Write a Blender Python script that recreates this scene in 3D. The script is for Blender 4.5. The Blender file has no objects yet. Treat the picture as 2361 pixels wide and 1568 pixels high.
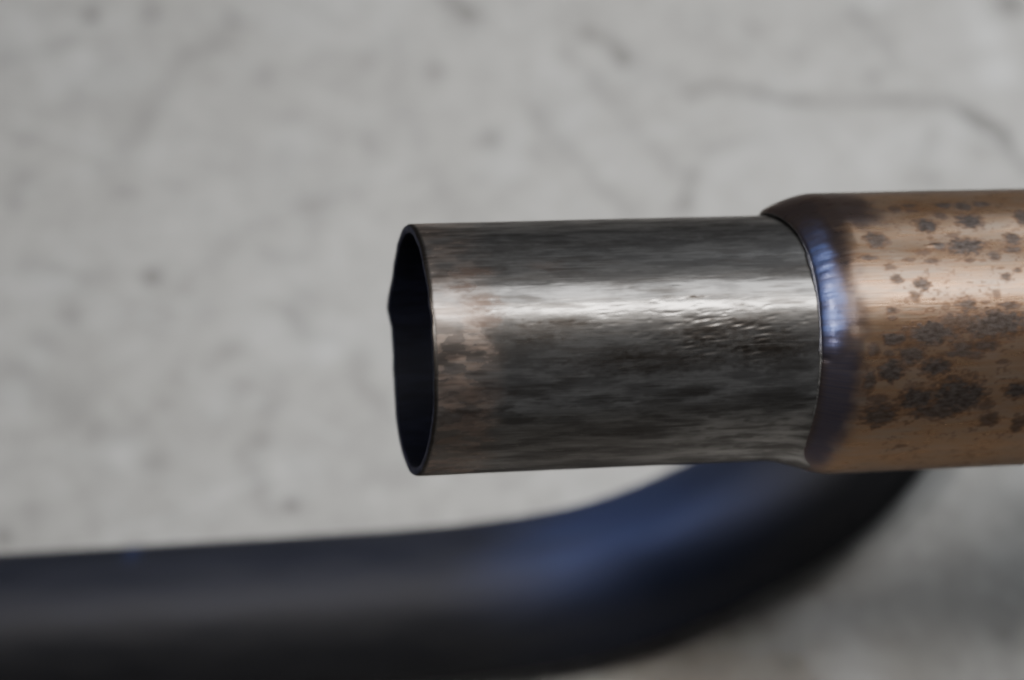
import bpy, math
import numpy as np
from mathutils import Vector, Matrix

sc = bpy.context.scene
R = math.radians

# ------------------------------------------------------------------ camera
FPX, CX, CY = 5640.0, 1180.5, 784.0          # focal length and centre on a 2361 px wide picture
PITCH = R(60)
FLOOR_D = 0.82                               # metres along the optical axis to the floor
FWD = np.array([0, math.cos(PITCH), -math.sin(PITCH)])
UP = np.array([0, math.sin(PITCH), math.cos(PITCH)])
RT = np.array([1.0, 0, 0])
CAM = -FWD * FLOOR_D
cd = bpy.data.cameras.new('camera')
cam = bpy.data.objects.new('camera', cd)
sc.collection.objects.link(cam)
cam.location = CAM
cam.rotation_euler = (math.pi / 2 - PITCH, 0, 0)
cd.sensor_fit = 'HORIZONTAL'; cd.sensor_width = 36; cd.lens = 36 * FPX / 2361
cd.clip_start = 0.01; cd.clip_end = 50
cd.dof.use_dof = True; cd.dof.focus_distance = 0.536
cd.dof.aperture_fstop = cd.lens / 12.5       # a 12.5 mm wide pupil
sc.camera = cam

# ------------------------------------------------------------------ room light
w = bpy.data.worlds.new('World'); sc.world = w; w.use_nodes = True
bg = w.node_tree.nodes['Background']
bg.inputs['Color'].default_value = (0.93, 0.96, 1.0, 1); bg.inputs['Strength'].default_value = 0.16

def area_lamp(name, loc, target, sx, sy, power, col, spread=180):
    d = bpy.data.lights.new(name, 'AREA'); d.shape = 'RECTANGLE'; d.size = sx; d.size_y = sy
    d.energy = power; d.color = col; d.spread = R(spread)
    o = bpy.data.objects.new(name, d); sc.collection.objects.link(o)
    o.location = loc
    o.rotation_euler = (Vector(target) - Vector(loc)).to_track_quat('-Z', 'Y').to_euler()
    return o
area_lamp('ceiling_lamp', (0.50, -0.02, 1.40), (0.05, -0.03, 0.1), 0.13, 0.95, 7.6, (1.0, 0.965, 0.92))
area_lamp('ceiling_panel', (0.50, 0.32, 1.40), (0.05, 0.31, 0.1), 0.36, 0.95, 3.2, (0.96, 0.98, 1.0))
area_lamp('key_lamp', (-0.46, -0.34, 1.60), (0.12, 0.03, 0.0), 0.40, 0.40, 0.85, (1.0, 0.985, 0.955), 28)
area_lamp('door_light', (1.6, 1.9, 1.0), (0.1, 0.10, 0.0), 1.2, 1.2, 10, (0.86, 0.93, 1.0), 120)

sc.cycles.filter_width = 2.2
sc.view_settings.exposure = 0; sc.view_settings.gamma = 1

# ------------------------------------------------------------------ helpers
def ray(px, py):
    d = FWD + RT * (px - CX) / FPX - UP * (py - CY) / FPX
    return d                                  # unit depth per unit length
def on_plane(px, py, z=0.0):
    d = ray(px, py); t = (z - CAM[2]) / d[2]
    return CAM + d * t

def src(sx, sy): return sx / 1.73486, sy / 1.73486     # full-size pixels to the 2361 px picture

def _h(ix, iy, seed):
    n = (ix.astype(np.int64) * 374761393 + iy.astype(np.int64) * 668265263 + seed * 1442695041) & 0xffffffff
    n = ((n ^ (n >> 13)) * 1274126177) & 0xffffffff
    n = (n ^ (n >> 16)) & 0xffffffff
    n = (n * 2246822519) & 0xffffffff
    return ((n ^ (n >> 15)) & 0xffffff) / float(0xffffff)
def vnoise(x, y, seed=0):
    ix, iy = np.floor(x), np.floor(y); fx, fy = x - ix, y - iy
    fx = fx * fx * fx * (fx * (fx * 6 - 15) + 10); fy = fy * fy * fy * (fy * (fy * 6 - 15) + 10)
    a, b = _h(ix, iy, seed), _h(ix + 1, iy, seed)
    c, d = _h(ix, iy + 1, seed), _h(ix + 1, iy + 1, seed)
    return (a * (1 - fx) + b * fx) * (1 - fy) + (c * (1 - fx) + d * fx) * fy
def fbm(x, y, seed=0, octv=4):
    v, amp, tot = 0, 1.0, 0
    for k in range(octv):
        v = v + amp * vnoise(x * 2 ** k + 17.3 * k, y * 2 ** k - 9.1 * k, seed + k); tot += amp; amp *= 0.5
    return v / tot
def sstep(a, b, x):
    t = np.clip((x - a) / (b - a), 0, 1); return t * t * (3 - 2 * t)

def make_mesh(name, P, mat, parent=None, wrap=False, attrs=None, flip=False, extra=None):
    """P: (n, m, 3) grid of points, rows joined to rows, wrapped along m if wrap."""
    n, m = P.shape[:2]
    idx = np.arange(n * m).reshape(n, m)
    a, d = idx[:-1, :], idx[1:, :]
    if wrap:
        b, c = np.roll(a, -1, 1), np.roll(d, -1, 1)
    else:
        b, c = a[:, 1:], d[:, 1:]; a, d = a[:, :-1], d[:, :-1]
    q = np.stack([a, b, c, d] if not flip else [a, d, c, b], -1).reshape(-1, 4)
    me = bpy.data.meshes.new(name)
    me.vertices.add(n * m); me.vertices.foreach_set('co', P.reshape(-1).astype(np.float32))
    me.loops.add(q.size); me.loops.foreach_set('vertex_index', q.reshape(-1).astype(np.int32))
    me.polygons.add(len(q))
    me.polygons.foreach_set('loop_start', np.arange(0, q.size, 4, dtype=np.int32))
    me.polygons.foreach_set('loop_total', np.full(len(q), 4, dtype=np.int32))
    me.update(calc_edges=True); me.validate()
    me.polygons.foreach_set('use_smooth', np.ones(len(me.polygons), dtype=bool))
    for k, v in (attrs or {}).items():
        at = me.attributes.new(k, 'FLOAT', 'POINT')
        at.data.foreach_set('value', np.broadcast_to(v, (n, m)).reshape(-1).astype(np.float32))
    me.materials.append(mat)
    o = bpy.data.objects.new(name, me); sc.collection.objects.link(o)
    if parent: o.parent = parent
    return o

class NT:
    def __init__(s, name):
        s.m = bpy.data.materials.new(name); s.m.use_nodes = True
        s.t = s.m.node_tree; s.b = s.t.nodes['Principled BSDF']
    def n(s, typ, **kw):
        nd = s.t.nodes.new(typ)
        for k, v in kw.items(): setattr(nd, k, v)
        return nd
    def link(s, a, b): s.t.links.new(a, b)
    def val(s, sock, v):
        if hasattr(v, 'is_linked'): s.link(v, sock)
        else: sock.default_value = v
    def attr(s, name): return s.n('ShaderNodeAttribute', attribute_name=name).outputs['Fac']
    def vec(s, *names):
        c = s.n('ShaderNodeCombineXYZ')
        for i, nm in enumerate(names):
            if nm: s.link(s.attr(nm), c.inputs[i])
        return c.outputs[0]
    def mapping(s, v, scale):
        m = s.n('ShaderNodeMapping'); s.link(v, m.inputs['Vector']); m.inputs['Scale'].default_value = scale
        return m.outputs[0]
    def noise(s, v, scale=1.0, detail=4, rough=0.55):
        nd = s.n('ShaderNodeTexNoise'); s.link(v, nd.inputs['Vector'])
        nd.inputs['Scale'].default_value = scale; nd.inputs['Detail'].default_value = detail
        nd.inputs['Roughness'].default_value = rough
        return nd.outputs['Fac']
    def ramp(s, f, a, b, lo=0.0, hi=1.0):
        r = s.n('ShaderNodeMapRange', interpolation_type='SMOOTHSTEP'); s.link(f, r.inputs[0])
        r.inputs[1].default_value = a; r.inputs[2].default_value = b
        r.inputs[3].default_value = lo; r.inputs[4].default_value = hi
        return r.outputs[0]
    def math(s, op, a, b=0.0, clamp=False):
        nd = s.n('ShaderNodeMath', operation=op, use_clamp=clamp); s.val(nd.inputs[0], a); s.val(nd.inputs[1], b)
        return nd.outputs[0]
    def mix(s, f, a, b):
        nd = s.n('ShaderNodeMix', data_type='RGBA')
        s.val(nd.inputs[0], f)
        s.val(nd.inputs[6], a if hasattr(a, 'is_linked') else (*a, 1))
        s.val(nd.inputs[7], b if hasattr(b, 'is_linked') else (*b, 1))
        return nd.outputs[2]
    def bump(s, h, dist, strength=1.0, prev=None):
        nd = s.n('ShaderNodeBump'); s.link(h, nd.inputs['Height'])
        nd.inputs['Distance'].default_value = dist; nd.inputs['Strength'].default_value = strength
        if prev: s.link(prev, nd.inputs['Normal'])
        return nd.outputs[0]

# ------------------------------------------------------------------ materials
def mat_floor():
    k = NT('worn_concrete'); g = k.n('ShaderNodeNewGeometry').outputs['Position']
    st, pale = k.attr('stain'), k.attr('pale')
    n1 = k.noise(g, 14, 4, 0.55); n2 = k.noise(g, 60, 4, 0.6); n3 = k.noise(g, 600, 3, 0.6)
    c = k.mix(k.ramp(n1, 0.3, 0.7), (0.388, 0.381, 0.364), (0.445, 0.441, 0.427))
    c = k.mix(k.ramp(n2, 0.38, 0.72, 0, 0.45), c, (0.34, 0.335, 0.325))
    n4 = k.noise(g, 125, 4, 0.6)
    c = k.mix(k.ramp(n4, 0.42, 0.66, 0, 0.65), c, (0.31, 0.303, 0.29))
    c = k.mix(k.ramp(n4, 0.42, 0.27, 0, 0.55), c, (0.52, 0.518, 0.51))
    c = k.mix(k.ramp(n3, 0.35, 0.75, 0, 0.3), c, (0.32, 0.315, 0.305))
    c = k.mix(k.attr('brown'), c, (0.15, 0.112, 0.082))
    c = k.mix(pale, c, (0.60, 0.61, 0.61))
    c = k.mix(st, c, (0.05, 0.047, 0.044))
    k.link(c, k.b.inputs['Base Color'])
    k.link(k.ramp(n2, 0.3, 0.7, 0.42, 0.62), k.b.inputs['Roughness'])
    k.link(k.bump(n3, 0.0004, 0.5, k.bump(n2, 0.0015, 0.4)), k.b.inputs['Normal'])
    return k.m

def metal(k, rough, col, tint=(0.5, 0.5, 0.5)):
    k.b.inputs['Metallic'].default_value = 1.0
    k.val(k.b.inputs['Roughness'], rough); k.link(col, k.b.inputs['Base Color'])
    k.b.inputs['Specular Tint'].default_value = (*tint, 1)

def mat_tube():
    k = NT('scuffed_bare_steel'); v = k.vec('s', 'a')
    rust, grime, bronze = k.attr('rust'), k.attr('grime'), k.attr('bronze')
    fine = k.noise(k.mapping(v, (0.12, 2.6, 1)), 1.0, 6, 0.68)
    mid = k.noise(k.mapping(v, (0.07, 0.30, 1)), 1.0, 5, 0.6)
    c = k.mix(k.ramp(fine, 0.25, 0.75), (0.24, 0.228, 0.218), (0.37, 0.356, 0.342))
    c = k.mix(k.ramp(mid, 0.42, 0.60, 0, 0.62), c, (0.105, 0.100, 0.097))
    c = k.mix(k.math('MULTIPLY', bronze, k.ramp(fine, 0.2, 0.8, 0.7, 1.0)), c, (0.47, 0.34, 0.27))
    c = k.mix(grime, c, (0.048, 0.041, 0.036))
    c = k.mix(k.math('MULTIPLY', rust, 0.8), c, (0.098, 0.066, 0.052))
    scr = k.noise(k.mapping(v, (0.045, 5.0, 1)), 1.0, 2, 0.5)
    c = k.mix(k.ramp(scr, 0.60, 0.74, 0, 0.45), c, (0.46, 0.45, 0.44))
    c = k.mix(k.ramp(scr, 0.38, 0.26, 0, 0.45), c, (0.06, 0.055, 0.052))
    dirt = k.math('MAXIMUM', k.math('MAXIMUM', grime, rust), k.math('MULTIPLY', bronze, 1.5))
    metal(k, k.math('ADD', k.ramp(mid, 0.35, 0.7, 0.30, 0.38), k.math('MULTIPLY', dirt, 0.15)), c, (0.5, 0.5, 0.53))
    nrm = k.bump(fine, 0.00005, 0.14)
    k.link(nrm, k.b.inputs['Normal'])
    b2 = k.n('ShaderNodeBsdfAnisotropic', distribution='MULTI_GGX')
    k.link(c, b2.inputs['Color']); k.link(nrm, b2.inputs['Normal'])
    k.link(k.math('ADD', k.ramp(fine, 0.3, 0.7, 0.11, 0.16), k.math('MULTIPLY', dirt, 0.2)), b2.inputs['Roughness'])
    mx = k.n('ShaderNodeMixShader'); mx.inputs[0].default_value = 0.62
    out = k.t.nodes['Material Output']
    k.link(k.b.outputs[0], mx.inputs[1]); k.link(b2.outputs[0], mx.inputs[2]); k.link(mx.outputs[0], out.inputs[0])
    return k.m

def mat_body():
    k = NT('heat_tinted_steel'); v = k.vec('s', 'a')
    patch, blue, dark = k.attr('patch'), k.attr('blue'), k.attr('dark')
    fine = k.noise(k.mapping(v, (0.10, 2.2, 1)), 1.0, 5, 0.6)
    mid = k.noise(k.mapping(v, (0.09, 0.4, 1)), 1.0, 4, 0.6)
    c = k.mix(k.ramp(mid, 0.35, 0.68), (0.335, 0.215, 0.135), (0.315, 0.238, 0.18))
    c = k.mix(k.ramp(fine, 0.42, 0.75, 0, 0.3), c, (0.36, 0.175, 0.08))
    strk = k.noise(k.mapping(v, (0.03, 1.1, 1)), 1.0, 4, 0.55)
    c = k.mix(k.ramp(strk, 0.5, 0.75, 0, 0.4), c, (0.30, 0.13, 0.055))
    c = k.mix(k.ramp(strk, 0.42, 0.25, 0, 0.2), c, (0.62, 0.48, 0.38))
    edge = k.math('MULTIPLY', k.math('MULTIPLY', patch, k.math('SUBTRACT', 1.0, patch)), 1.5, True)
    c = k.mix(edge, c, (0.15, 0.055, 0.022))
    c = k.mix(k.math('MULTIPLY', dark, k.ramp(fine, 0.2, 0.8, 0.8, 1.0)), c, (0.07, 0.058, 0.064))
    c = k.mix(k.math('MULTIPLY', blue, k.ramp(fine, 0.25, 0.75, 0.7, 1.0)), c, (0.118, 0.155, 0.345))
    c = k.mix(patch, c, k.mix(k.ramp(k.noise(k.mapping(v, (0.6, 1.2, 1)), 1.0, 3, 0.6), 0.3, 0.7), (0.045, 0.036, 0.032), (0.115, 0.10, 0.095)))
    r = k.math('ADD', k.ramp(mid, 0.35, 0.7, 0.27, 0.34), k.math('ADD', k.math('MULTIPLY', patch, 0.22), k.math('MULTIPLY', blue, 0.18)))
    metal(k, r, c, (0.45, 0.42, 0.4)); k.b.inputs['Metallic'].default_value = 0.92; k.b.inputs['Specular IOR Level'].default_value = 0.3
    k.b.inputs['Coat Weight'].default_value = 0.06; k.b.inputs['Coat Roughness'].default_value = 0.3
    nb = k.bump(fine, 0.00008, 0.4)
    gr = k.math('MULTIPLY', patch, k.noise(k.mapping(v, (2.2, 3.2, 1)), 1.0, 3, 0.6))
    nb = k.bump(gr, 0.00012, 0.6, nb)
    k.link(nb, k.b.inputs['Normal'])
    return k.m

def mat_weld():
    k = NT('blued_weld_steel'); v = k.vec('s', 'a')
    blue = k.attr('blue')
    fine = k.noise(k.mapping(v, (0.5, 1.6, 1)), 1.0, 4, 0.6)
    c = k.mix(k.ramp(fine, 0.3, 0.7), (0.10, 0.096, 0.095), (0.21, 0.205, 0.20))
    c = k.mix(k.math('MULTIPLY', blue, 0.5), c, (0.16, 0.165, 0.24))
    metal(k, k.ramp(fine, 0.3, 0.7, 0.46, 0.6), c)
    k.link(k.bump(fine, 0.0003, 0.6), k.b.inputs['Normal'])
    return k.m

def mat_inner():
    k = NT('sooty_bore'); v = k.vec('s', 'a')
    f = k.noise(k.mapping(v, (0.1, 0.5, 1)), 1.0, 4, 0.6)
    c = k.mix(k.ramp(f, 0.3, 0.7), (0.0018, 0.0019, 0.0038), (0.005, 0.0054, 0.011))
    k.link(c, k.b.inputs['Base Color']); k.b.inputs['Roughness'].default_value = 0.6
    k.b.inputs['Specular IOR Level'].default_value = 0.12
    return k.m

def mat_rim():
    k = NT('cut_steel_edge'); g = k.n('ShaderNodeNewGeometry').outputs['Position']
    f = k.noise(g, 500, 3, 0.6)
    c = k.mix(k.ramp(f, 0.3, 0.7), (0.04, 0.04, 0.058), (0.085, 0.085, 0.125))
    metal(k, 0.6, c); return k.m

def mat_bent():
    k = NT('dark_blued_steel'); v = k.vec('s', 'a')
    blue = k.attr('blue')
    f = k.noise(k.mapping(v, (0.035, 0.12, 1)), 1.0, 5, 0.6)
    c = k.mix(k.ramp(f, 0.3, 0.7), (0.034, 0.033, 0.033), (0.045, 0.0435, 0.043))
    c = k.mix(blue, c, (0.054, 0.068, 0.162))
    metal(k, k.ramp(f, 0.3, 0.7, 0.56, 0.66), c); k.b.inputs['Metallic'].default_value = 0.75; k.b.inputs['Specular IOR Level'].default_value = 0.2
    k.link(k.bump(f, 0.0002, 0.4), k.b.inputs['Normal'])
    return k.m

M = dict(floor=mat_floor(), tube=mat_tube(), body=mat_body(), weld=mat_weld(), inner=mat_inner(), rim=mat_rim(), bent=mat_bent())

# ------------------------------------------------------------------ floor (dense where the picture shows it)
def axis_coords(lo, hi, step, far):
    core = np.arange(lo, hi + step / 2, step)
    out, d = [], step
    x = 0
    while x < far:
        d *= 1.35; x += d; out.append(x)
    out = np.array(out)
    return np.concatenate([lo - out[::-1], core, hi + out])
gx = axis_coords(-0.20, 0.20, 0.0011, 2.5)
gy = axis_coords(-0.145, 0.165, 0.0011, 2.5)
X, Y = np.meshgrid(gx, gy)                    # rows: y
stain = np.zeros_like(X); pale = np.zeros_like(X); crack = np.zeros_like(X)
wx = (fbm(X * 40, Y * 40, 5, 3) - 0.5) * 0.005; wy = (fbm(X * 40, Y * 40, 9, 3) - 0.5) * 0.005
brk = 0.35 + 1.0 * fbm(X * 90, Y * 90, 31, 3)
R3 = lambda x, y: src(x / 1.1528, y / 1.1528)
R4 = lambda x, y: src(2048 + x / 1.1528, y / 1.1528)
R5 = lambda x, y: src(x / 1.206, 900 + y / 1.206)
R2 = lambda x, y: src(2048 + x / 1.1528, 1800 + y / 1.1528)
R1 = lambda x, y: src(x / 1.1528, 1800 + y / 1.1528)
def spot(f, x, y, r, k, field=None, ex=1.0):
    global stain
    p = on_plane(*f(x, y)); rr = r * 0.000074
    q = ((X + wx * 0.4 - p[0]) / (rr * ex)) ** 2 + ((Y + wy * 0.4 - p[1]) / rr) ** 2
    (stain if field is None else field)[...] = np.maximum(stain if field is None else field, k * np.exp(-q))
def streak(f, pts, wpx, k, field=None):
    tgt = stain if field is None else field
    if k < .3: k *= .95
    W = [on_plane(*f(x, y))[:2] for x, y in pts]
    ww = wpx * 0.000105
    D = np.full_like(X, 9.0)
    for a, b in zip(W[:-1], W[1:]):
        e = b - a; t = np.clip(((X + wx - a[0]) * e[0] + (Y + wy - a[1]) * e[1]) / (e @ e), 0, 1)
        D = np.minimum(D, np.hypot(X + wx - a[0] - t * e[0], Y + wy - a[1] - t * e[1]))
    tgt[...] = np.maximum(tgt, np.clip(k * np.exp(-(D / ww) ** 2) * brk, 0, 0.9))
for a in [(420, 70, 40, .70), (700, 65, 50, .42), (1075, 85, 40, .40), (1220, 350, 60, .34), (2000, 320, 45, .50), (2270, 640, 55, .42),
          (1700, 650, 45, .34), (580, 885, 55, .28), (100, 840, 50, .26), (70, 940, 40, .3), (1330, 545, 45, .22), (340, 450, 90, .16), (760, 430, 60, .2),
          (470, 780, 50, .18), (800, 850, 50, .2), (130, 650, 40, .16), (1920, 640, 60, .2), (1280, 740, 90, .14)]: spot(R3, *a)
for a in [(1110, 140, 40, .36), (1080, 240, 40, .26), (1680, 370, 60, .24), (1940, 820, 60, .3), (820, 800, 50, .42), (110, 700, 50, .24), (850, 410, 60, .3),
          (2290, 20, 80, .5), (1900, 490, 40, .3), (580, 380, 50, .15), (1340, 250, 60, .16), (2160, 680, 70, .18)]: spot(R4, *a)
for a in [(730, 245, 48, .62), (1410, 1350, 42, .5), (20, 1500, 45, .5), (790, 870, 55, .26), (1270, 1045, 60, .24), (700, 960, 70, .2), (350, 920, 70, .22),
          (340, 430, 60, .2), (190, 540, 60, .2), (1090, 600, 55, .25), (1180, 790, 60, .2), (760, 1150, 100, .2), (980, 400, 50, .16), (620, 420, 60, .18),
          (1290, 910, 60, .2), (480, 1000, 70, .2), (160, 1400, 90, .18), (850, 760, 60, .16), (1080, 950, 90, .14)]: spot(R5, *a)
for a in [(1950, 380, 90, .12), (1700, 560, 100, .1), (2260, 860, 60, .16), (2150, 520, 110, .1), (1730, 760, 90, .1)]: spot(R2, *a)
streak(R3, [(2060, -30), (2110, 20), (2170, 70)], 38, .55)
streak(R3, [(1760, 220), (1690, 320), (1560, 410)], 30, .20)
streak(R3, [(1010, 190), (860, 260), (780, 420), (700, 540), (570, 700)], 36, .20)
streak(R3, [(0, 290), (150, 260), (330, 190)], 26, .22)
streak(R3, [(0, 320), (140, 290), (270, 255)], 14, .20, pale)
streak(R3, [(1850, 170), (1840, 480), (1990, 800), (2030, 880)], 40, .18)
streak(R3, [(1620, 880), (1520, 930), (1380, 950)], 34, .22)
streak(R3, [(600, 640), (550, 720), (590, 780)], 40, .16)
streak(R4, [(330, 150), (420, 190), (530, 290)], 30, .62)
streak(R4, [(830, 420), (960, 380), (1180, 430), (1420, 465), (1700, 460), (1900, 470), (2030, 490)], 26, .50)
streak(R4, [(2030, 490), (2150, 560), (2250, 620), (2320, 740), (2380, 800)], 34, .62)
streak(R4, [(230, 220), (420, 430), (540, 550), (740, 780)], 30, .26)
streak(R4, [(40, 480), (240, 680), (380, 810), (540, 970)], 32, .26)
streak(R4, [(820, 810), (780, 960)], 28, .38)
for p in [[(100, 900), (900, 640)], [(300, 130), (1300, 60)], [(1200, 980), (1900, 760)], [(60, 560), (700, 760)], [(1000, 250), (1700, 560)]]: streak(R3, p, 10, .32, pale)
for p in [[(200, 500), (1300, 300)], [(300, 1100), (1100, 1300)], [(80, 200), (900, 520)], [(900, 700), (1700, 1050)], [(500, 1500), (1500, 1150)]]: streak(R5, p, 10, .32, pale)
for p in [[(300, 700), (1500, 330)], [(900, 60), (1700, 800)], [(1500, 820), (2300, 300)]]: streak(R4, p, 10, .32, pale)
streak(R4, [(1550, 40), (1690, 180), (1800, 290), (1900, 370)], 32, .22)
streak(R4, [(1930, 610), (1880, 720), (1820, 840)], 26, .22)
streak(R4, [(870, 690), (1000, 650), (1110, 630)], 30, .24)
streak(R4, [(560, 300), (700, 330), (850, 400)], 30, .16)
streak(R5, [(130, 190), (300, 210), (490, 230)], 36, .26)
streak(R5, [(1370, 400), (1440, 460), (1480, 540)], 32, .28)
streak(R5, [(1740, 600), (1740, 740), (1830, 850)], 34, .26)
streak(R5, [(1160, 1120), (1240, 1200), (1300, 1370)], 38, .24)
streak(R5, [(0, 640), (120, 720), (330, 880), (480, 1000), (620, 1020)], 46, .18)
streak(R5, [(1270, 110), (1340, 150), (1420, 140)], 34, .2)
streak(R5, [(1100, 60), (1200, 30), (1290, -10)], 34, .2)
streak(R5, [(1000, 690), (1070, 620), (1150, 570)], 34, .18)
streak(R2, [(1250, 980), (1450, 830), (1700, 690)], 44, .12)
streak(R2, [(2040, 320), (1900, 420), (1800, 560)], 70, .1)
for a in [(2250, 330, 110, .8), (2200, 160, 100, .7), (2050, 590, 90, .5), (2150, 80, 80, .5), (1980, 700, 90, .3), (1200, 470, 120, .3), (250, 590, 90, .3)]: spot(R4, *a, field=pale)
for a in [(60, 820, 60, .4), (1580, 600, 60, .4), (1050, 870, 70, .35), (590, 1100, 80, .35), (1430, 250, 50, .25), (160, 640, 70, .3)]: spot(R5, *a, field=pale)
streak(R4, [(830, 420), (960, 380), (1180, 430), (1420, 465), (1700, 460), (1900, 470), (2030, 490), (2150, 560), (2250, 620), (2320, 740), (2380, 800)], 12, 1.0, crack)
stain += 0.09 * sstep(0.46, 0.76, fbm(X * 60 + 3, Y * 60, 77, 4)) + 0.06 * sstep(0.55, 0.8, fbm(X * 110, Y * 110, 78, 3))
pale += 0.25 * sstep(0.55, 0.8, fbm(X * 38 + 30, Y * 38, 79, 4))
brown = np.zeros_like(X)  # shade and warm pipe reflection beside the bent tube, painted into floor colour
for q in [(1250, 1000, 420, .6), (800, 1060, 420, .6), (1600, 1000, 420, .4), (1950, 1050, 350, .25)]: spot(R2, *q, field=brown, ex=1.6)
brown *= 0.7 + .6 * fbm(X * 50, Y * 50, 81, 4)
Z = -0.0011 * np.clip(crack, 0, 1) + 0.0008 * (fbm(X * 25, Y * 25, 12, 3) - 0.5)
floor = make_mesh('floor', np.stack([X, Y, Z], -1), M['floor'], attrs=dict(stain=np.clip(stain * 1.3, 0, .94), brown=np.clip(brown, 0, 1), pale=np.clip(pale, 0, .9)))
floor['kind'] = 'structure'
floor['label'] = 'pale grey worn concrete floor with dark stains and hairline cracks'

# ------------------------------------------------------------------ straight exhaust pipe: axis frame in metres
RTB, RB = 0.02858, 0.0329
def cam_pt(px, py, z): return CAM + ray(px, py) * z
E0 = cam_pt(950, 807, 0.5538)
t = R(11.5)
AX = RT * math.cos(t) + FWD * math.sin(t) + UP * 0.033; AX /= np.linalg.norm(AX)
N0 = -FWD - AX * np.dot(-FWD, AX); N0 /= np.linalg.norm(N0)       # towards the viewer
N1 = np.cross(AX, N0); N1 /= np.linalg.norm(N1)
if np.dot(N1, UP) < 0: N1 = -N1                                    # upwards in the picture
def to_sth(px, py, r):
    """pixel -> (s mm, angle) on a cylinder of radius r about the axis"""
    d = ray(px, py); o = CAM - E0
    dp = d - AX * (d @ AX); op = o - AX * (o @ AX)
    a, b, c = dp @ dp, 2 * dp @ op, op @ op - r * r
    disc = max(b * b - 4 * a * c, 0.0)
    k = (-b - math.sqrt(disc)) / (2 * a)
    p = o + d * k
    return (p @ AX) * 1000, math.atan2(p @ N1, p @ N0)
def theta_coords(fine=0.45, coarse=5):
    f = np.arange(-104, 104.01, fine); c = np.arange(104 + coarse, 256 - coarse + .01, coarse)
    return np.radians(np.concatenate([f, c]))
TH = theta_coords()
TW = (TH + math.pi) % (2 * math.pi) - math.pi
def place(S, T, Rr, off=0.0, s_shift=0.0):
    """S, T, Rr grids (mm, rad, mm) -> world points"""
    c = E0 + N1 * off
    return (c + AX * ((S + s_shift) / 1000)[..., None] + N0 * (Rr * np.cos(T) / 1000)[..., None] + N1 * (Rr * np.sin(T) / 1000)[..., None])

pipe = bpy.data.objects.new('exhaust_pipe', None); sc.collection.objects.link(pipe)
pipe['label'] = 'straight exhaust pipe with bare grey open end and spotted copper brown body'
pipe['category'] = 'exhaust pipe'
pipe.empty_display_size = 0.05

S0 = to_sth(1890, 745, RTB)[0]                # weld line on the near side, mm from the open end
def seam(T):                                  # where the mouth starts, mm along the axis
    u = np.clip(np.sin(T), 0, 1)
    return S0 - 3.2 * u ** 7 - 0.5 * np.clip(-np.sin(T), 0, 1) ** 2
# --- outlet tube
sv = np.arange(0, S0 + 6, 0.25)
S, T = np.meshgrid(sv, TW, indexing='ij')
A = T * RTB * 1000
C1 = lambda x, y: to_sth(*src(1450 + x / 2.24, 800 + y / 2.24), RTB)
C2 = lambda x, y: to_sth(*src(1450 + x / 2.24, 1300 + y / 2.24), RTB)
C3 = lambda x, y: to_sth(*src(2400 + x / 2.24, 800 + y / 2.24), RTB)
C4 = lambda x, y: to_sth(*src(2400 + x / 2.24, 1300 + y / 2.24), RTB)
MMPX = 0.0985 / 1.73486 / 2.24                # mm per crop pixel
def blot(fld, S, A, rad, pos, rx, ry, k, soft=0.5, nz=0.45, seed=3):
    s, th = pos; a = th * rad * 1000
    c = max(math.cos(th), 0.3)
    q = np.sqrt(((S - s) / (rx * MMPX)) ** 2 + ((A - a) / (ry * MMPX / c)) ** 2)
    q = q + nz * (fbm(S * 0.8, A * 1.5, seed, 4) - 0.5) * 2
    fld[...] = np.maximum(fld, k * (1 - sstep(1 - soft, 1 + soft, q)))
rust, grime, bronze = np.zeros_like(S), np.zeros_like(S), np.zeros_like(S)
for x, y, rx, ry, k in [(960, 650, 230, 42, .95), (900, 785, 130, 40, 1.0), (1640, 590, 150, 42, .6), (1060, 930, 150, 75, 1.0), (1110, 1080, 140, 70, .9), (1000, 800, 160, 40, .4)]:
    blot(rust, S, A, RTB, C1(x, y), rx, ry, k, 0.8, 0.6)
for x, y, rx, ry, k in [(1000, 620, 260, 60, .6), (900, 850, 200, 60, .6), (1050, 430, 60, 30, .3)]:
    blot(rust, S, A, RTB, C2(x, y), rx, ry, k, 0.8, 0.7)
for x, y, rx, ry, k in [(1250, 440, 300, 60, .55), (1200, 560, 180, 60, .4), (1560, 1190, 320, 120, .9), (1830, 1125, 240, 70, .85), (1320, 1330, 160, 90, .5), (1060, 850, 160, 35, .5), (1700, 690, 300, 30, .5)]:
    blot(grime, S, A, RTB, C1(x, y), rx, ry, k, .9, .8)
for x, y, rx, ry, k in [(900, 280, 700, 90, .45), (120, 390, 300, 40, .5), (1250, 380, 300, 80, .4), (1000, 1190, 400, 120, .95), (1480, 1320, 420, 150, .95), (500, 1430, 620, 110, .9), (1330, 1100, 260, 60, .8),
                        (1450, 1080, 130, 40, .5), (120, 770, 200, 40, .5), (860, 870, 90, 22, .9), (600, 870, 60, 16, .9), (1250, 940, 60, 16, .9), (1380, 985, 130, 20, .55), (1700, 640, 260, 40, .4)]:
    blot(grime, S, A, RTB, C3(x, y), rx, ry, k, .9, .8)
for x, y, rx, ry, k in [(850, 590, 180, 50, .6), (900, 740, 700, 60, .45), (300, 350, 400, 70, .5), (1500, 640, 350, 70, .4), (1600, 310, 300, 60, .5)]:
    blot(grime, S, A, RTB, C4(x, y), rx, ry, k)
bronze += (1 - sstep(9, 16.5, S + 3 * (fbm(S * 0.2, A * 0.35, 8, 3) - .5) * 2)) * sstep(-45, -20, A + 0 * S + 30) * (0.35 + 0.5 * fbm(S * 0.3, A * 0.8, 15, 3))
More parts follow.
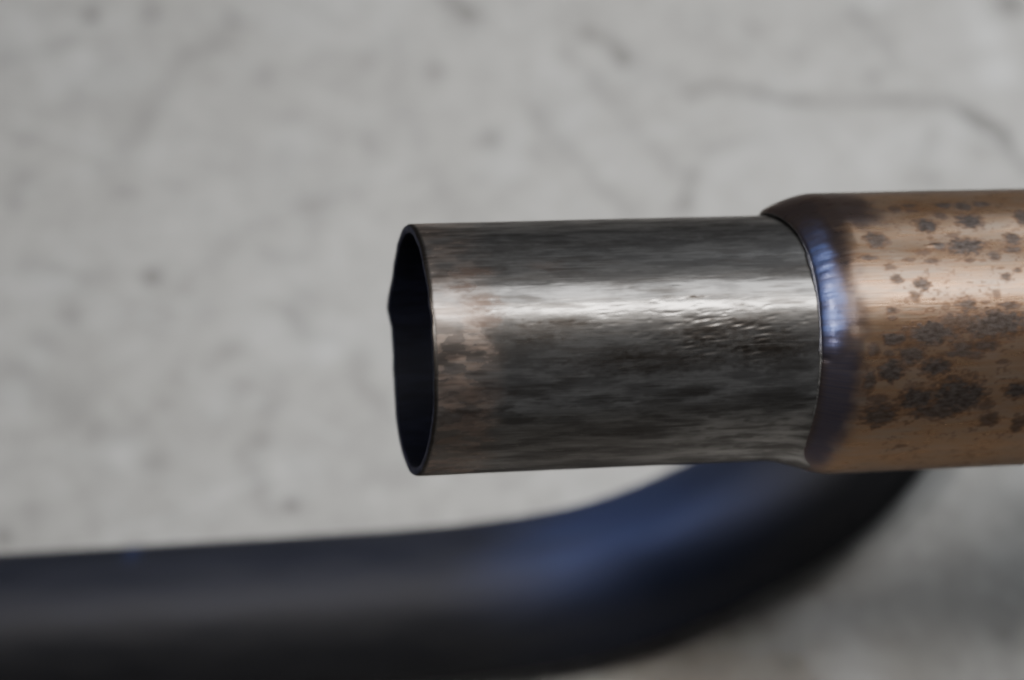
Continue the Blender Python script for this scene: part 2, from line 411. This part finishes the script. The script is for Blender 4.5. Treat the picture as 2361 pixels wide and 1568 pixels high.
bronze *= (0.55 + 0.45 * (1 - sstep(2, 12, A))) * (0.5 + 0.6 * sstep(0.36, 0.6, fbm(S * 0.22, A * 0.5, 19, 4)))
streaky = fbm(S * 0.10, A * 0.9, 41, 4)
grime = np.maximum(grime * (0.55 + 0.8 * streaky), 0.55 * sstep(0.52, 0.75, streaky))
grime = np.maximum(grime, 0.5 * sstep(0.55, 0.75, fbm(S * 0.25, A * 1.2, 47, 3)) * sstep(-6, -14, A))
# relief: pits pulled along the tube, seam line, scratches, edge of the polished band
H = np.zeros_like(S)
rng = np.random.RandomState(4)
def pit(s, a, ls, la, dep, slope=0.0):
    global H
    m = (np.abs(S[:, 0] - s) < ls * 3)
    i0, i1 = np.argmax(m), len(m) - np.argmax(m[::-1])
    ds = (S[i0:i1] - s) / ls; da = (A[i0:i1] - a - slope * (S[i0:i1] - s)) / la
    H[i0:i1] -= dep * np.exp(-ds ** 2 - da ** 2)
for k in range(330):
    px, py = rng.normal(1620, 140), rng.normal(790, 44)
    if not 1300 < px < 1880: continue
    s, th = to_sth(px, py, RTB)
    pit(s, th * RTB * 1000, rng.uniform(.4, 1.6), rng.uniform(.14, .36), rng.uniform(.008, .04), rng.uniform(0.02, .18))
for k in range(110):
    px, py = rng.uniform(1100, 1880), rng.normal(680, 60)
    s, th = to_sth(px, py, RTB)
    pit(s, th * RTB * 1000, rng.uniform(.6, 2.6), rng.uniform(.12, .3), rng.uniform(.004, .02), rng.uniform(0.0, .12))
for x, y in [(1050, 1115), (1210, 1130), (1340, 1155), (1480, 1160), (1480, 1205), (1430, 1245), (950, 1080), (1270, 1330), (1360, 1360), (1370, 1440), (1000, 1380), (820, 1340), (210, 1500), (1040, 1270)]:
    s, th = C3(x, y); a = th * RTB * 1000
    s += rng.normal(0, .5); a += rng.normal(0, .25); L_ = rng.uniform(1.2, 2.2)
    pit(s, a + .30, L_, .26, .05, .13); pit(s, a - .25, L_, .24, -.035, .13)
def ridge(pts, wid, hgt):
    global H
    P = [(s, th * RTB * 1000) for s, th in pts]
    for (s1, a1), (s2, a2) in zip(P[:-1], P[1:]):
        tt = (S - s1) / (s2 - s1)
        on = sstep(-.02, .02, tt) * (1 - sstep(.98, 1.02, tt))
        H += hgt * on * np.exp(-((A - a1 - (a2 - a1) * tt) / wid) ** 2)
ridge([C2(620, 495), C2(760, 480), C2(1000, 480), C2(1240, 465), C2(1700, 480), C2(2200, 455)], .22, .05)
ridge([C2(1050, 1205), C2(1500, 1180), C2(1900, 1155), C2(2240, 1140)], .35, .05)
ridge([C4(1300, 1110), C4(1500, 1065), C4(1700, 1045), C4(1930, 1068)], .35, .10)
sb = to_sth(1168, 700, RTB)[0]
H += 0.09 * np.exp(-((S - sb - 1.0) / 1.8) ** 2) * np.exp(-((A - 8.5) / 7.0) ** 2) * (0.7 + .6 * vnoise(S * .3, A * .5, 3))
H += 0.10 * (fbm(S * 0.05, A * 0.12, 61, 3) - 0.5) + 0.006 * (fbm(S * 0.18, A * 1.6, 62, 3) - .5)
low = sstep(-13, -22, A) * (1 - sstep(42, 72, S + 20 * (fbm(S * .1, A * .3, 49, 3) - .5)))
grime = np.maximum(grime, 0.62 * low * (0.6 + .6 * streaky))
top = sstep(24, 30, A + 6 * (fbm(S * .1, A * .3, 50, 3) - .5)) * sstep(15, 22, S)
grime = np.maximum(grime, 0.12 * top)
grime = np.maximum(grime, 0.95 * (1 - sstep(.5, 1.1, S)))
rust *= sstep(.5, 1.1, S); bronze *= sstep(.5, 1.1, S)
# uneven cut of the open end (mm along the axis), strongest on the far side
def rim_shift(T):
    d = np.degrees(T) % 360                   # 180 = far side
    kx = np.array([0, 40, 90, 125, 143, 156, 161, 168, 180, 215, 240, 270, 310, 335, 360.])
    ky = np.array([0.15, -.1, -.25, -.45, -.55, -1.45, -1.35, -.35, -.15, -.65, -.75, -.6, .1, .3, .15])
    return np.interp(d, kx, ky) + 0.22 * (vnoise(d / 7.0, d * 0, 5) - .5)
shift = rim_shift(T) * np.exp(-S / 3.0)
ch = 0.35 * np.exp(-S / 0.35)                 # softened edge
u_t = S - seam(T)
FL = 3.4 * sstep(-6, 11, u_t) * sstep(-28, -78, np.degrees(T))
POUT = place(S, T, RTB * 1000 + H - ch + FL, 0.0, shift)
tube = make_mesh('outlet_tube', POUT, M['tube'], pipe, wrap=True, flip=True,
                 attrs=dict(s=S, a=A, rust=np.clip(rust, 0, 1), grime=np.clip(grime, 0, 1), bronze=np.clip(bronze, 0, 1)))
# rim and bore
def ring_rows(rows):                          # rows of (s mm, radius mm)
    S_, T_ = np.meshgrid(np.array([r[0] for r in rows], float), TW, indexing='ij')
    R_ = np.meshgrid(np.array([r[1] for r in rows], float), TW, indexing='ij')[0]
    return S_, T_, R_
S_, T_, R_ = ring_rows([(0.0, 28.23), (-.06, 28.0), (-.08, 27.4), (-.02, 26.9), (.25, 26.6)])
make_mesh('rim', place(S_, T_, R_, 0.0, rim_shift(T_)), M['rim'], pipe, wrap=True, attrs=dict(s=S_, a=T_ * 27))
rows = [(.25, 26.6)] + [(x, 26.55) for x in np.linspace(1.5, S0 + 6, 50)]
S_, T_, R_ = ring_rows(rows)
make_mesh('bore', place(S_, T_, R_, 0.0, rim_shift(T_) * np.exp(-S_ / 3)), M['inner'], pipe, wrap=True, attrs=dict(s=S_, a=T_ * 27))

# --- copper brown body with its swaged mouth
OFF = 0.0006
uv = np.concatenate([np.arange(0, 68, 0.25), np.arange(70, 135, 4)])
U, T = np.meshgrid(uv, TW, indexing='ij')
Sb = U + seam(T) * np.exp(-U / 30) + S0 * (1 - np.exp(-U / 30))
A = T * RB * 1000
CONE = 10.5
f = np.clip(U / CONE, 0, 1)
prof = np.sqrt(np.clip(1 - (1 - f) ** 2.1, 0, 1))
und = sstep(-25, -75, np.degrees(T))
Rr = 28.62 + (RB * 1000 - 28.62) * ((1 - und) * (0.35 * sstep(0, 1, f) + 0.65 * prof) + und * sstep(-6, 11, U))
D5 = lambda x, y: to_sth(*src(3096 + x / 2.24, 700 + y / 2.24), RB)
D6 = lambda x, y: to_sth(*src(3096 + x / 2.24, 1300 + y / 2.24), RB)
patch = np.zeros_like(U)
for x, y, rx, ry, k in [(1090, 330, 60, 32, .75), (1220, 300, 62, 18, .7), (1240, 345, 50, 14, .6), (1510, 295, 75, 24, .9), (1700, 305, 65, 32, .9), (1855, 285, 62, 26, .85),
                        (1490, 385, 50, 32, .7), (1370, 475, 95, 55, .95), (1760, 435, 115, 58, .95), (2220, 400, 70, 55, .9), (920, 610, 90, 62, .85), (850, 768, 65, 22, .85),
                        (1470, 655, 75, 40, .9), (1720, 660, 155, 66, .95), (1340, 715, 60, 25, .6), (1210, 790, 50, 18, .6), (1420, 795, 62, 18, .7), (1750, 790, 50, 20, .7),
                        (2140, 600, 65, 50, .85), (2150, 690, 80, 25, .85), (1975, 750, 52, 32, .8), (1040, 850, 52, 24, .6), (1100, 960, 56, 36, .75), (1330, 1000, 66, 52, .85),
                        (1265, 1110, 56, 40, .65), (2075, 940, 52, 36, .8), (2190, 880, 42, 18, .8), (1720, 1180, 88, 52, .85), (2000, 1085, 42, 32, .5), (1060, 1230, 56, 26, .8),
                        (1050, 1305, 52, 18, .7), (1890, 1160, 42, 15, .6), (1540, 1200, 40, 30, .4), (2100, 1190, 95, 28, .8), (1660, 1330, 170, 60, .75), (2030, 1330, 210, 90, .95),
                        (1400, 590, 30, 14, .4), (1600, 560, 60, 16, .4), (2060, 560, 22, 10, .6), (2020, 860, 40, 10, .4), (1430, 1130, 20, 14, .5)]:
    blot(patch, Sb, A, RB, D5(x, y), rx * 1.12, ry * 1.15, k, 0.42, 0.62, 3 + int(x) % 17)
for x, y, rx, ry, k in [(1075, 150, 95, 52, .95), (1420, 90, 215, 92, .95), (1230, 290, 110, 60, .9), (1060, 430, 100, 86, .95), (1450, 400, 122, 62, .95), (860, 520, 48, 76, .85),
                        (900, 250, 52, 42, .8), (1280, 690, 155, 90, .95), (1650, 660, 220, 130, .95), (1450, 790, 210, 65, .85), (1690, 220, 92, 52, .85), (1900, 210, 95, 42, .85),
                        (1680, 280, 160, 22, .85), (2180, 610, 105, 62, .95), (1930, 870, 85, 52, .7), (950, 830, 135, 92, .85), (2190, 910, 55, 65, .7), (1030, 280, 42, 26, .7),
                        (2050, 350, 60, 18, .5), (1800, 310, 80, 18, .6), (1900, 740, 70, 40, .5), (940, 690, 80, 30, .6), (1130, 1110, 50, 14, .4), (1230, 380, 30, 14, .5), (1950, 30, 260, 90, .9)]:
    blot(patch, Sb, A, RB, D6(x, y), rx * 1.12, ry * 1.15, k, 0.42, 0.62, 3 + int(x) % 17)
spk = vnoise(Sb * 1.3, A * 2.2, 91) * 0.6 + 0.4 * vnoise(Sb * 0.5, A * 0.7, 92)
patch = np.maximum(patch, 0.32 * sstep(0.62, 0.88, spk) * sstep(CONE + 3, CONE + 8, U))
patch = np.clip(patch, 0, 1)
patch[U > 68] = 0
deg = np.degrees(T)
wob = (fbm(Sb * 0.35, A * 0.4, 101, 4) - .5) * 0.9
blue = sstep(-.3, .6, U) * (1 - sstep(2.6, 6.2, U + 2 * wob)) * sstep(-15, 6, deg) * (1 - sstep(34, 60, deg + 12 * wob))
blue = blue * (0.30 + 1.25 * fbm(Sb * 0.1, A * 0.8, 103, 4))
blue = np.maximum(blue, 0.13 * sstep(0, 2, U) * (1 - sstep(5, 9, U)) * (1 - sstep(-12, -4, deg)))
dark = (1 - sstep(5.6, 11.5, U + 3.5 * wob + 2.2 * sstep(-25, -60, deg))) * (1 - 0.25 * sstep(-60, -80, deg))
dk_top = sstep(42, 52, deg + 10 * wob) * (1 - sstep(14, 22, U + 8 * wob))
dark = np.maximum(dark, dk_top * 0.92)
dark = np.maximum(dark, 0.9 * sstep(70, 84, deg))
H2 = -0.02 * patch * (U > CONE) + 0.10 * (fbm(Sb * 0.06, A * 0.10, 112, 3) - .5) + 0.012 * (fbm(Sb * 0.2, A * 1.8, 113, 3) - .5)
bw = sstep(-14, -6, deg) * (1 - sstep(46, 66, deg))
H2 += bw * np.exp(-((U - 2.3) / 1.7) ** 2) * (0.34 + 0.16 * (vnoise(A * 0.75, U * 0.12, 131) - .5) + 0.10 * (vnoise(A * 1.9, U * 0.2, 132) - .5))
H2 -= bw * 0.05 * np.exp(-((U - 6.2) / 1.3) ** 2)
def dent(pos, ls, la, h):
    global H2
    H2 += h * np.exp(-((Sb - pos[0]) / ls) ** 2 - ((A - pos[1] * RB * 1000) / la) ** 2)
dent(D5(1450, 655), 1.9, .42, .26); patch *= 1 - .9 * np.exp(-((Sb - D5(1450, 620)[0]) / 2.4) ** 2 - ((A - D5(1450, 620)[1] * RB * 1000) / .45) ** 2)
dent(D6(480, 352), 1.3, .8, -.55); dark = np.maximum(dark, 1.0 * np.exp(-((Sb - D6(480, 352)[0]) / 1.5) ** 2 - ((A - D6(480, 352)[1] * RB * 1000) / .8) ** 2)); dent(D6(770, 740), .9, .6, .16); dent(D6(720, 860), .8, 1.2, .12); dent(D6(1000, 820), 2.0, .45, .12)
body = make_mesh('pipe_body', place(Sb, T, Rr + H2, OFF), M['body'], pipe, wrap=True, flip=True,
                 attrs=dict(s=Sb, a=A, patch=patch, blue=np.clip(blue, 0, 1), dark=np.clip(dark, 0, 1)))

# --- weld bead between tube and body
nv = 14
ph = np.linspace(0, 2 * math.pi, nv, endpoint=False)
TT, PH = np.meshgrid(TW, ph, indexing='ij')
dg = np.degrees(TT)
rip = 0.5 + 0.5 * np.cos(TT * 46 + 2.5 * vnoise(TT * 9, TT * 0, 4))
fat = 0.34 + 0.05 * rip + 0.5 * (fbm(dg / 9, dg * 0, 7, 4) - .5)
fat = fat * (0.6 + 0.4 * sstep(-12, -7, dg)) * (0.35 + 0.65 * (1 - sstep(30, 55, dg)))
Rw = 28.75 + fat * np.sin(PH) * 0.9
Sw = seam(TT) + 0.15 + fat * np.cos(PH) * 1.5
Pw = place(Sw, TT, Rw, OFF * 0.5)
Pw = np.concatenate([Pw, Pw[:1]], 0)
pad = lambda q: np.concatenate([q, q[:1]], 0)
make_mesh('weld_bead', Pw, M['weld'], pipe, wrap=True,
          attrs=dict(s=pad(Sw), a=pad(TT * 29), blue=pad(0.75 * sstep(-10, -2, dg) * (1 - sstep(46, 60, dg)))))

# --- unseen drum on the pipe, added out of frame right to shade the floor
prof_m = [(180, 33.0), (181, 34.5), (184, 35.5), (188, 60), (190, 82), (193, 88), (198, 89.5), (204, 88), (520, 88), (527, 89.5), (532, 86), (536, 60), (540, 0.5)]
tm = np.linspace(0, 2 * math.pi, 72, endpoint=False)
Sm = np.repeat(np.array([[q[0] + 25] for q in prof_m], float), 72, 1); Rm = np.repeat(np.array([[q[1]] for q in prof_m], float), 72, 1)
Tm = np.repeat(tm[None], len(prof_m), 0)
make_mesh('shade_drum', place(Sm, Tm, Rm, OFF), M['bent'], pipe, wrap=True, flip=True, attrs=dict(s=Sm, a=Tm * 88, blue=Sm * 0))

# ------------------------------------------------------------------ bent tube lying on the floor under it
r = 0.0235
cpx = [(-700, 1500), (-350, 1478), (0, 1456), (350, 1435), (700, 1413), (950, 1397), (1150, 1377), (1358, 1342), (1513, 1290), (1658, 1225), (1795, 1153), (1907, 1075), (2002, 975), (2066, 860), (2098, 745)]
W = np.array([on_plane(x, y, r) for x, y in cpx])
def catmull(P, per):
    out = []
    Q = np.vstack([2 * P[0] - P[1], P, 2 * P[-1] - P[-2]])
    for i in range(1, len(Q) - 2):
        for u in np.linspace(0, 1, per, endpoint=False):
            p0, p1, p2, p3 = Q[i - 1:i + 3]
            out.append(.5 * (2 * p1 + (p2 - p0) * u + (2 * p0 - 5 * p1 + 4 * p2 - p3) * u * u + (3 * p1 - p0 - 3 * p2 + p3) * u ** 3))
    out.append(P[-1]); return np.array(out)
L = catmull(W, 12)
for _ in range(60): L[1:-1] = .25 * L[:-2] + .5 * L[1:-1] + .25 * L[2:]
seg = np.r_[0, np.cumsum(np.linalg.norm(np.diff(L, axis=0), axis=1))]
tg = np.gradient(L, seg, axis=0); tg /= np.linalg.norm(tg, axis=1)[:, None]
zz = np.array([0, 0, 1.0]); side = np.cross(tg, zz)
th = np.linspace(0, 2 * math.pi, 96, endpoint=False)
def sweep(rad, end=slice(None)):
    return L[:, None] + rad * (np.cos(th)[None, :, None] * side[:, None] + np.sin(th)[None, :, None] * zz)
SS = np.repeat(seg[:, None] * 1000, 96, 1)
TA = np.repeat(th[None], len(L), 0)
i_blue = np.argmin(np.abs(L[:, 0] - on_plane(1400, 1300, r)[0])); s_b = seg[i_blue] * 1000
ang = np.degrees(TA)
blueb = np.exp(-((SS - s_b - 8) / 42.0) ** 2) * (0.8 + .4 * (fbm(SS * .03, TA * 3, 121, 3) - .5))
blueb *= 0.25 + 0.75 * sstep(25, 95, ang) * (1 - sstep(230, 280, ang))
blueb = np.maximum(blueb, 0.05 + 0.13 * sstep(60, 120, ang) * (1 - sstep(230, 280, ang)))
i_m = np.argmin(np.abs(L[:, 0] - on_plane(318, 1440, r)[0])); s_m = seg[i_m] * 1000
mk = np.exp(-((SS - s_m) / 3.2) ** 2) * sstep(100, 140, ang) * (1 - sstep(160, 200, ang))
blueb = np.maximum(blueb, 0.9 * mk)
bt = bpy.data.objects.new('bent_tube', None); sc.collection.objects.link(bt)
bt['label'] = 'dark blue steel tube with a smooth bend lying on the floor under the exhaust pipe'
bt['category'] = 'tube'
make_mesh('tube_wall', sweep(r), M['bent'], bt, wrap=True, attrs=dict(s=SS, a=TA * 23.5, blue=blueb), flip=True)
make_mesh('bore', sweep(r - .0015), M['inner'], bt, wrap=True, attrs=dict(s=SS, a=TA * 22))
for e in (0, -1):
    P2 = np.stack([sweep(r)[e], sweep(r - .0015)[e]], 0)
    make_mesh('rim', P2, M['rim'], bt, wrap=True, flip=(e == -1))
